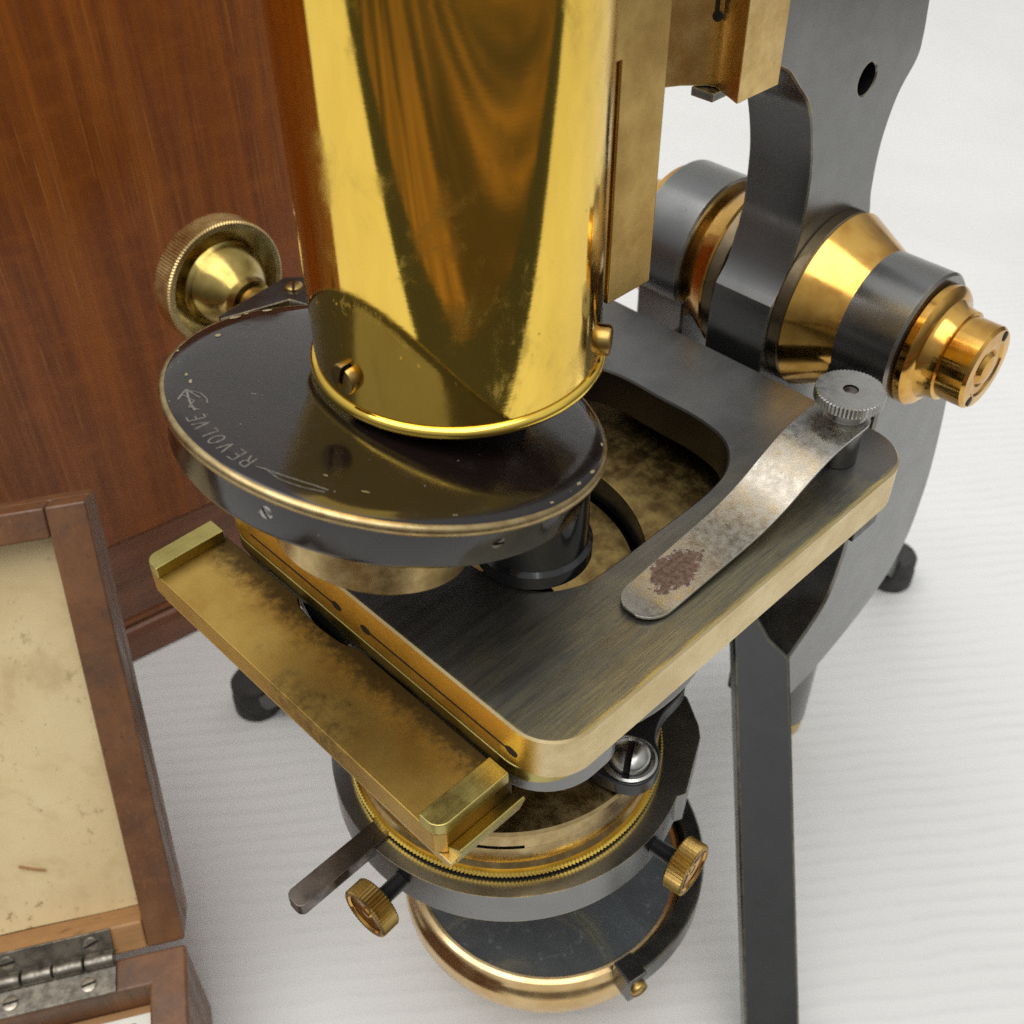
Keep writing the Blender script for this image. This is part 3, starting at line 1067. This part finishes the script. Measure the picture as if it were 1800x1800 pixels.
# stage -------------------------------------------------------------------
out = rrect(-46, 50.9, -28, 81.8, (9.0, 10.5, 10.5, 9.0), 12)
hole = spline([(-22, 0), (-14, -5.0), (0, -7.0), (14, -6.2), (22.5, -3.0), (26.6, 2.6), (27.9, 8.5), (27.9, 24), (27.7, 40), (25.6, 49.5), (20, 56), (11.5, 58.3), (0, 58.4), (-12, 58.3), (-20, 55), (-26, 46), (-27.5, 30), (-27.5, 12)], 6, True)
g = G()
prism_ch(g, out, [hole], -9.9, 0, 0.4)
stage = obj('stage_plate', g, STAGE, MS, smooth=22, label='flat bronzed stage plate with worn brass edges and a large cut-out')
for x0, x1 in ((-33.6, -5.7), (2.9, 41.2)):
    g = G()
    box(g, x0, x1, -28.06, -27.9, -6.85, -6.35)
    obj('slit', g, SLOT, stage, smooth=0)
    for xx in ([x1] if x0 < 0 else [x0, x1]):
        g = G()
        lathe(g, [(0, 0), (0.95, 0)], 20, frame((xx, -28.07, -6.6), (1.5, 0, 0), (0, 0, 1), (0, -1, 0)))
        obj('slit_hole', g, SLOT, stage, smooth=0)
# lower stage body: only the front slideway reaches out to the plate edge
g = G()
prism(g, rrect(-45, 48.6, -28.3, -8, (9, 6, 6, 9), 12), [], -13.2, -10.0)
obj('stage_slideway', g, BR_GRN, MS, bevel=0.2)
g = G()
prism(g, rrect(-44, 48.9, -27.4, -6, (12, 6, 6, 9), 12), [], -18.5, -13.3)
obj('stage_base', g, GUN, MS, bevel=0.4)
g = G()
knurl(g, 41.0, -19.2, -17.0, 220, 0.35, lambda p: (p[0] + 5, p[1] + 12, p[2]), 38.5, 0.2)
lathe(g, [(37, -25), (40.0, -25), (40.0, -19.2)], 96, lambda p: (p[0] + 5, p[1] + 12, p[2]))
obj('stage_ring', g, GUN_D, MS, smooth=25)
# brass ledge seen through the opening, its round hole lined with black, and the brown plate below
g = G()
ledge = [(37.5, 68), (-44, 68), (-44, 30)] + circle(-6, 6.8, 36.7, 48, math.radians(141), math.radians(-18), True) + [(37.5, -4)]
prism(g, ledge, [], -18.5, -16.0)
obj('inner_ledge', g, BR_OLD, MS, bevel=0.2)
g = G()
lathe(g, [(36.6, -16.1), (36.6, -23), (35.0, -23)], 96, lambda p: (p[0] - 6, p[1] + 6.8, p[2]))
obj('ledge_lip', g, BLACK, MS)
g = G()
prism(g, circle(-6, 6.8, 36.6, 96), [circle(6, 4, 12, 48)], -24.5, -23.0)
obj('inner_plate', g, BR_OLD, MS)
g = G()
lathe(g, [(12.0, -23.1), (12.0, -43)], 64, lambda p: (p[0] + 6, p[1] + 4, p[2]))
obj('light_well', g, BLACK, MS)
g = G()
box(g, -24, 24, 74, 92, -30, -10.2)
obj('stage_bracket', g, GUN_D, MS, bevel=0.8)

# object slider -------------------------------------------------------------
g = G()
# floor with a shallow half-moon notch at the back
fl = [(-46.8, -43.9), (-45.2, -45.4), (40.4, -45.4), (42.0, -43.6), (42.0, -28.6)]
nx0, nr = -9.0, 13.0
fl += [(x, -28.6 - 1.9 * math.sqrt(max(0, 1 - ((x - nx0) / 9.0) ** 2))) for x in [nx0 + 9.0 * math.cos(math.pi * i / 16) for i in range(17)]]
fl += [(-46.8, -28.6)]
prism(g, fl, [], -18.6, -13.0)
sld = obj('object_slider', g, BR_SLD, MS, bevel=0.3, label='brass sliding object bar with tarnished floor and raised ends')
for x0, x1, rs in ((-46.9, -42.2, (0.3, 0.3, 0.3, 2.6)), (37.3, 42.1, (2.8, 0.3, 0.3, 0.3))):
    g = G()
    prism(g, rrect(x0, x1, -45.5, -29.4, rs, 8), [], -13.02, -10.3)
    obj('end_stop', g, BR_GRN, sld, bevel=0.25)
g = G()
prism(g, [(42.05, -19.6), (42.05, -16.8), (45.0, -14.6), (45.4, -15.0), (44.0, -19.6)], [], -43.6, -28.8, frame((0, 0, 0), (1, 0, 0), (0, 0, 1), (0, 1, 0)))
obj('dovetail_lip', g, BR_GRN, sld, bevel=0.15)
g = G()
prism(g, [(-43, -20.6), (42.0, -20.6), (43.9, -19.4), (43.9, -18.65), (-46.4, -18.65)], [], -44.8, -29, frame((0, 0, 0), (1, 0, 0), (0, 0, 1), (0, 1, 0)))
obj('slider_underside', g, BR_PALE, sld, bevel=0.2)

# stage clip ------------------------------------------------------------------
cl = spline([(4.0, 1.0), (9.0, 0.55), (16.0, 1.0), (24, 1.6), (34, 2.4), (42, 4.2), (50, 7.4), (57, 9.6), (64, 10.2), (72.5, 10.2)], 6)


def clip_half(y):
    # half width along the strip, rounded at both ends
    if y < 9.5:
        return max(0.6, 4.9 * math.sqrt(max(0, 1 - ((9.5 - y) / 5.8) ** 2)))
    w = 4.9 + (y - 9.5) / 50 * 0.9
    if y > 68:
        w = min(w, 5.9 * math.sqrt(max(0.02, 1 - ((y - 68) / 4.9) ** 2)))
    return w


ang = math.radians(-4.5)
v, f = [], []
ys = []
for (yy, zz) in cl:
    hw = clip_half(yy)
    cx = 38.9
    for sx in (-1, -0.5, 0, 0.5, 1):
        for dz in (0.0, 0.55):
            v.append((cx + sx * hw, yy, zz + dz))
nrow = 10
for i in range(len(cl) - 1):
    a, c = i * nrow, (i + 1) * nrow
    for q in range(4):
        f.append((a + 2 * q, a + 2 * q + 2, c + 2 * q + 2, c + 2 * q))
        f.append((a + 2 * q + 1, c + 2 * q + 1, c + 2 * q + 3, a + 2 * q + 3))
    f.append((a, c, c + 1, a + 1))
    f.append((a + 8, a + 9, c + 9, c + 8))
for a in (0, (len(cl) - 1) * nrow):
    f.append((a, a + 1, a + 3, a + 5, a + 7, a + 9, a + 8, a + 6, a + 4, a + 2))
g = G()
g.add(v, f)
clip = obj('spring_clip', g, CLIP, MS, bevel=0.1, smooth=35, label='bent nickel spring clip with a rust patch at its tip')
px, py = 39.4, 68.2
g = G()
knurl(g, 7.0, 14.6, 17.0, 54, 0.30, lambda p: (p[0] + px, p[1] + py, p[2]), 1.55, 0.2)
obj('thumb_nut', g, NICKEL, clip, smooth=25)
g = G()
lathe(g, [(3.9, 10.75), (4.3, 11.3), (4.1, 12.4), (3.6, 13.2), (3.8, 14.65), (0, 14.65)], 48, lambda p: (p[0] + px, p[1] + py, p[2]))
obj('nut_collar', g, NICKEL, clip)
g = G()
lathe(g, [(1.56, 14.7), (1.56, 16.7), (1.3, 16.9), (0, 17.0)], 32, lambda p: (p[0] + px, p[1] + py, p[2]))
obj('stud_end', g, STEEL, clip)
g = G()
prism(g, circle(px, py, 4.3, 40), [], 0.02, 10.2)
obj('clip_post', g, GUN_D, clip, bevel=0.3)
g = G()
box(g, 46.5, 50.4, 62, 71, -13.2, -9.95)
obj('end_stop_block', g, BLACK, MS, bevel=0.3)

# knob at the left ------------------------------------------------------------
KC = Vector((-111.2, 20.6, -3.2))
fk = frame(KC, (0, 1, 0), (0, 0, 1), (1, 0, 0))
g = G()
knurl(g, 17.2, -8.0, -1.2, 130, 0.26, fk, 15.2, 0.4)
kn = obj('milled_knob', g, BR_PALE, MS, smooth=25)  # rim paler than the face: light on its ridges put into the colour
g = G()
lathe(g, [(15.6, -1.25), (15.0, -1.6), (12.0, -1.9), (11.7, -2.2), (11.4, -1.9), (10.9, -0.9), (9.9, 1.4), (8.6, 3.4), (7.2, 5.0), (6.2, 6.4), (5.8, 8.0), (5.6, 10), (4.2, 10.5)], 96, fk)
lathe(g, [(0, -9.6), (12, -9.5), (15.4, -8.9)], 96, fk)
obj('knob_face', g, BR_KNF, kn, smooth=40)
g = G()
lathe(g, [(4.2, 10.4), (4.2, 65)], 40, fk)
obj('knob_axle', g, BR_SAT, kn)
g = G()
prism(g, [(-92.2, 5.7), (-95.6, 27.5), (-92.5, 31.0), (-80, 31.5), (-80, 24), (-86, 22), (-90.4, 5.2)], [], 1.6, 3.5)
box(g, -80.1, -45.9, 24, 34, -5, 3.0)
strap = obj('axle_bracket', g, GUN_D, MS, bevel=0.3)
slotted_screw('bracket_screw', strap, (-89.8, 26.2, 3.45), (0, 0, 1), 2.2, 0.7, BR_SAT, 0.9)

# substage ---------------------------------------------------------------------
AX = (8.6, 1.9)


def fz(p):
    return (p[0] + AX[0], p[1] + AX[1], p[2])


g = G()
lathe(g, [(17, -46.5), (30.5, -47.6), (33.6, -48.0), (34.2, -48.6), (34.2, -52.0)], 128, fz)
lathe(g, [(34.2, -53.1), (34.2, -56.6), (33.8, -57.4), (33.6, -59.0), (34.4, -60.4)], 128, fz)
# the slot is open only along the front; close it elsewhere
lathe(g, [(34.18, -51.95), (34.18, -53.15)], 96, fz, a0=math.radians(-38), a1=math.radians(236))
coll = obj('condenser_collar', g, BR_COL, MS, smooth=30)
g = G()
lathe(g, [(33.6, -50.0), (33.6, -55.5)], 48, fz, a0=math.radians(-125), a1=math.radians(-37))
obj('collar_slot', g, SLOT, coll, smooth=0)
g = G()
lathe(g, [(0, -44), (14, -44), (17, -46.4), (17, -47.4), (24.5, -47.2)], 96, fz)
obj('condenser_top', g, BR_OLD, coll)
g = G()
knurl(g, 35.5, -62.0, -60.3, 260, 0.32, fz, 30, 0.2)
obj('milled_flange', g, BR_POL, coll, smooth=25)
# pear-shaped bracket with its big screw
pear = spline([(34.5, -0.5), (39.5, -0.6), (45, 2.0), (46.6, 6.5), (44.5, 11.5), (40.8, 14.2), (38.0, 20), (36, 30), (26, 32), (20, 20), (22, 8), (28, 3)], 5, True)
g = G()
prism(g, pear, [], -47.4, -43.4)
brk = obj('clamp_bracket', g, BLACK, MS, bevel=0.5)
slotted_screw('clamp_screw', brk, (40.3, 6.4, -43.4), (0, 0, 1), 4.2, 2.2, NICKEL, 0.55, 0.8)
g = G()
lathe(g, [(4.5, -43.38), (5.3, -43.0), (5.8, -43.3)], 48, lambda p: (p[0] + 40.3, p[1] + 6.4, p[2]))
obj('screw_washer', g, NICKEL, brk)
# bronzed substage ring with a lug
ring = circle(0, 0, 40.4, 96, math.radians(68), math.radians(381), True)
lug = [(38.6, 16.4), (31.4, 30.6), (29.0, 33.0), (22, 37.5)]
g = G()
prism(g, ring + lug, [circle(0, 0, 30.5, 96)], -72.6, -62.8, lambda p: (p[0] + AX[0] - 0.4, p[1] + AX[1] + 1.2, p[2]))
sring = obj('substage_ring', g, GUN, MS, bevel=0.6)


def thumbscrew(pos, d, parent):
    """radial clamping screw: threaded stem and coin head"""
    d = Vector(d).normalized()
    fr = axis_frame(pos, d)
    g = G()
    prof = []
    z = -3.0
    while z < 5.2:
        prof += [(1.7, z), (1.95, z + 0.25), (1.7, z + 0.5)]
        z += 0.5
    lathe(g, prof, 24, fr)
    st = obj('clamp_stem', g, BLACK, parent)
    g = G()
    knurl(g, 6.0, 5.0, 9.4, 46, 0.35, fr, 4.9, 0.3)
    obj('clamp_head', g, BR_SAT, parent, smooth=25)
    g = G()
    lathe(g, [(4.95, 9.3), (4.6, 8.9), (1.4, 8.6), (1.2, 8.9), (0, 9.0)], 48, fr)
    lathe(g, [(5.0, 5.1), (0, 5.2)], 48, fr)
    obj('clamp_head_face', g, BR_LAC, parent, smooth=40)


thumbscrew((49.2, 7.4, -67.4), (0.985, 0.12, 0), sring)
thumbscrew((16.4, -37.8, -67.4), (0.06, -1.0, 0), sring)
# iris lever
LA, LB = Vector((6.6, -28.0, -63.5)), Vector((6.9, -57.0, -64.0))
g = G()
prism(g, rrect(-2.5, 2.5, 0, (LB - LA).length, (0.2, 1.6, 1.6, 0.2), 6), [], -1.7, 1.7, frame(LA, (1, 0, 0), (LB - LA).normalized(), (0, 0, 1)))
obj('iris_lever', g, STEEL, MS, bevel=0.35)
# tailpiece under the stage carrying substage and mirror
g = G()
prism(g, [(66, -20), (86, -20), (86, -94), (73, -110), (66, -110)], [], -9, 8, fx)
obj('tailpiece', g, GUN_D, MS, bevel=0.6)
g = G()
box(g, -7, 6, 40, 66.2, -72, -63)
obj('substage_arm', g, GUN_D, MS, bevel=0.6)

# mirror -------------------------------------------------------------------------
MC = (10.4, 14.4)


def fm(p):
    return (p[0] + MC[0], p[1] + MC[1], p[2])


g = G()
lathe(g, [(33.9, -124.6), (34.3, -123.4), (35.2, -122.9), (36.2, -123.4), (36.6, -125.0), (37.4, -126.4), (38.3, -127.6), (38.7, -129.0), (38.7, -133.0), (38.2, -134.4), (34, -137.5), (26, -139.5), (0, -140.5)], 160, fm)
cell = obj('mirror_cell', g, BR_CELL, MS, smooth=28, label='round brass mirror cell')
g = G()
lathe(g, [(0, -124.5), (33.95, -124.5)], 128, fm)
obj('mirror_glass', g, MIRROR, cell, smooth=0)
g = G()
lathe(g, [(37.0, -118.6), (41.2, -118.6), (41.6, -119.0), (41.6, -125.6), (41.2, -126.0), (37.0, -126.0)], 96, fm, a0=math.radians(-11), a1=math.radians(178), closed=True)
gim = obj('gimbal_arm', g, GUN_D, MS, smooth=40)
a = math.radians(-11)
dirp = Vector((math.cos(a), math.sin(a), 0))
tang = Vector((math.sin(a), -math.cos(a), 0))
pc = Vector((*MC, 0)) + dirp * 39.3 + tang * 2.6 + Vector((0, 0, -123.4))
g = G()
box(g, -3.4, 3.4, -2.9, 2.7, -5.2, 4.6, frame(pc, dirp, tang, (0, 0, 1)))
obj('pivot_lug', g, GUN_D, gim, bevel=0.6)
slotted_screw('pivot_screw', gim, pc + dirp * 3.3, dirp, 2.3, 1.3, BR_SAT, 0.2)
g = G()
box(g, -5, 5, 53, 70, -123, -104)
obj('mirror_bracket', g, GUN_D, MS, bevel=0.5)

# ------------------------------------------------------------------ tall mahogany cabinet
CABD = Vector((0.144, 0.9896, 0)).normalized()
CABN = Vector((CABD.y, -CABD.x, 0))
CAB0 = Vector((-164.2, -8.0, -165))
cb = thing('wooden_cabinet', 'tall reddish mahogany instrument cabinet standing behind the brass knob', 'cabinet', tuple(CAB0))
fc = frame(CAB0, CABD, -CABN, (0, 0, 1))     # x along the face, y into the cabinet, z up
g = G()
box(g, -210, 94, 3.2, 190, 52, 231, fc)
obj('front_panel', g, WOOD_CAB, cb, bevel=0.8)
g = G()
box(g, -210, 94, 3.6, 190, 17.4, 51.7, fc)
obj('bottom_rail', g, WOOD_PLI, cb, bevel=0.5)
g = G()
prism(g, [(190, 17.3), (3.0, 17.3), (2.2, 16.2), (3.2, 15.4), (3.2, 14.6), (1.2, 13.8), (0.4, 12.4), (0, 11), (0, 1.2), (0.8, 0), (190, 0)], [], -212, 90, frame(CAB0, -CABN, (0, 0, 1), CABD))
obj('plinth_moulding', g, WOOD_PLI, cb, smooth=30)

# ------------------------------------------------------------------ small box with open lid
H = Vector((-38.2, -68.0, -125.0))
h = Vector((0.505, 0.863, 0)).normalized()
u = Vector((-0.405, 0.237, 0.882)).normalized()
nn = h.cross(u).normalized()
if nn.z < 0:
    nn = -nn
fwd_b = Vector((h.y, -h.x, 0))
sb = thing('wooden_box', 'small worn mahogany box lying open with a cream paper lined lid', 'box', (H.x, H.y, -165))
fl_ = frame(H, -h, u, nn)                  # lid: x leftwards, y up the lid, z out of the open side
LW, LH, LD, T = 96.0, 116.5, 15.0, 9.2
g = G()
box(g, 0, LW, 0, LH, -LD, -8.6, fl_)
lid = obj('lid', g, WOOD_BOX, sb, bevel=0.9, seg=3)
for (x0, x1, y0, y1, nm, mt) in ((0, T, 0.02, LH, 'lid_side', WOOD_BOX), (LW - T, LW, 0.02, LH, 'lid_side', WOOD_BOX),
                                 (T + 0.05, LW - T - 0.05, LH - 7.5, LH, 'lid_top_rail', WOOD_BOX), (T + 0.05, LW - T - 0.05, 0.02, 8.0, 'lid_hinge_rail', WOOD_RAW)):
    g = G()
    box(g, x0, x1, y0, y1, -8.55, 0, fl_)
    obj(nm, g, mt, lid, bevel=0.7, seg=3)
g = G()
n = 14
v, f = [], []
for i in range(n + 1):
    for j in range(n + 1):
        v.append((T + 0.1 + (LW - 2 * T - 0.2) * i / n, 8.1 + (LH - 15.8) * j / n, -8.2 + 0.25 * math.sin(i * 0.9) * math.sin(j * 0.7 + 1)))
for i in range(n):
    for j in range(n):
        f.append((i * (n + 1) + j, i * (n + 1) + j + 1, (i + 1) * (n + 1) + j + 1, (i + 1) * (n + 1) + j))
g.add(v, f, fl_)
obj('paper_lining', g, LINING, lid, smooth=60)
g = G()
ribbon(g, [(T + 27.0, 26.0, -7.5), (T + 24.0, 24.6, -7.4), (T + 21.0, 23.4, -7.5)], 0.8, fl_)
obj('splinter', g, WOOD_RAW, lid, smooth=0)
# body: hollow tray
BL, BH = 118.0, 39.8
fb = frame(H + Vector((0, 0, -0.6)) + fwd_b * 0.6, -h, fwd_b, (0, 0, 1))   # x leftwards, y towards the viewer, z up
g = G()
prism(g, [(0, 0), (LW, 0), (LW, BL), (0, BL)], [[(T, 9), (LW - T, 9), (LW - T, BL - 9), (T, BL - 9)]], -BH + 4, 0, fb)
body = obj('box_body', g, WOOD_BOX, sb, bevel=0.9, seg=3)
g = G()
box(g, 0.5, LW - 0.5, 0.5, BL - 0.5, -BH + 1.4, -BH + 3.95, fb)
obj('box_base', g, WOOD_BOX, body, bevel=0.4)
g = G()
box(g, T + 0.1, LW - T - 0.1, 9.1, BL - 9.1, -BH + 4, -9.2, fb)
obj('inner_tray', g, WOOD_RAW, body, bevel=0.3)
HINGE = simple('hinge_dull_brass', (0.29, 0.26, 0.215), 0.9, 0.36, var=0.6, scale=0.35, bump=0.15)
HX0, HX1 = 17.0, 47.0
g = G()
box(g, HX0, HX1, 0.8, 8.2, 0.02, 0.75, fl_)
box(g, HX0, HX1, 0.8, 8.8, 0.02, 0.75, fb)
hg = obj('hinge', g, HINGE, sb, bevel=0.15)
for i in range(4):
    g = G()
    xa = HX0 + 0.15 + i * (HX1 - HX0) / 4
    lathe(g, [(0, 0), (1.5, 0), (1.75, 0.25), (1.75, 6.9), (1.5, 7.15), (0, 7.15)], 24, axis_frame(fl_((xa, 0.4, 1.3)), -h))
    obj('knuckle', g, HINGE, hg)
HSCR = simple('hinge_screw_steel', (0.45, 0.40, 0.33), 1.0, 0.33, var=0.5, scale=0.5)
for x_, fr_, yy in ((22.0, fl_, 5.3), (42.0, fl_, 5.3), (23.5, fb, 5.6), (42.0, fb, 5.6)):
    p = fr_((x_, yy, 0.7))
    nrm_ = nn if fr_ is fl_ else Vector((0, 0, 1))
    slotted_screw('hinge_screw', hg, p, nrm_, 1.9, 0.35, HSCR, random.uniform(-0.5, 0.9), 0.3)

cd = thing('printed_card', 'white card with a fine ruled border lying inside the small box', 'card', tuple(fb((40, 20, -9.1))))
g = G()
box(g, T + 1.4, LW - T - 2, 11.5, BL - 14, -9.15, -8.75, fb)
co = obj('card_sheet', g, CARD, cd, smooth=0)
g = G()
cx0, cx1, cy0, cy1 = T + 3.2, LW - T - 4, 13.5, BL - 16
for o_, w_ in ((0, 0.25), (1.3, 0.16)):
    P = [(cx0 + o_ + 2.2, cy0 + o_, -8.7), (cx1 - o_ - 2.2, cy0 + o_, -8.7), (cx1 - o_, cy0 + o_ + 2.2, -8.7), (cx1 - o_, cy1 - o_, -8.7), (cx0 + o_, cy1 - o_, -8.7), (cx0 + o_, cy0 + o_ + 2.2, -8.7), (cx0 + o_ + 2.2, cy0 + o_, -8.7)]
    ribbon(g, P, w_, fb)
for k in range(4):
    a = math.pi * k / 4
    ribbon(g, [(cx0 + 4.0 + 0.8 * math.cos(a), cy0 + 3.6 + 0.8 * math.sin(a), -8.69), (cx0 + 4.0 - 0.8 * math.cos(a), cy0 + 3.6 - 0.8 * math.sin(a), -8.69)], 0.2, fb)
obj('ruled_border', g, CARD_LINE, co, smooth=0)
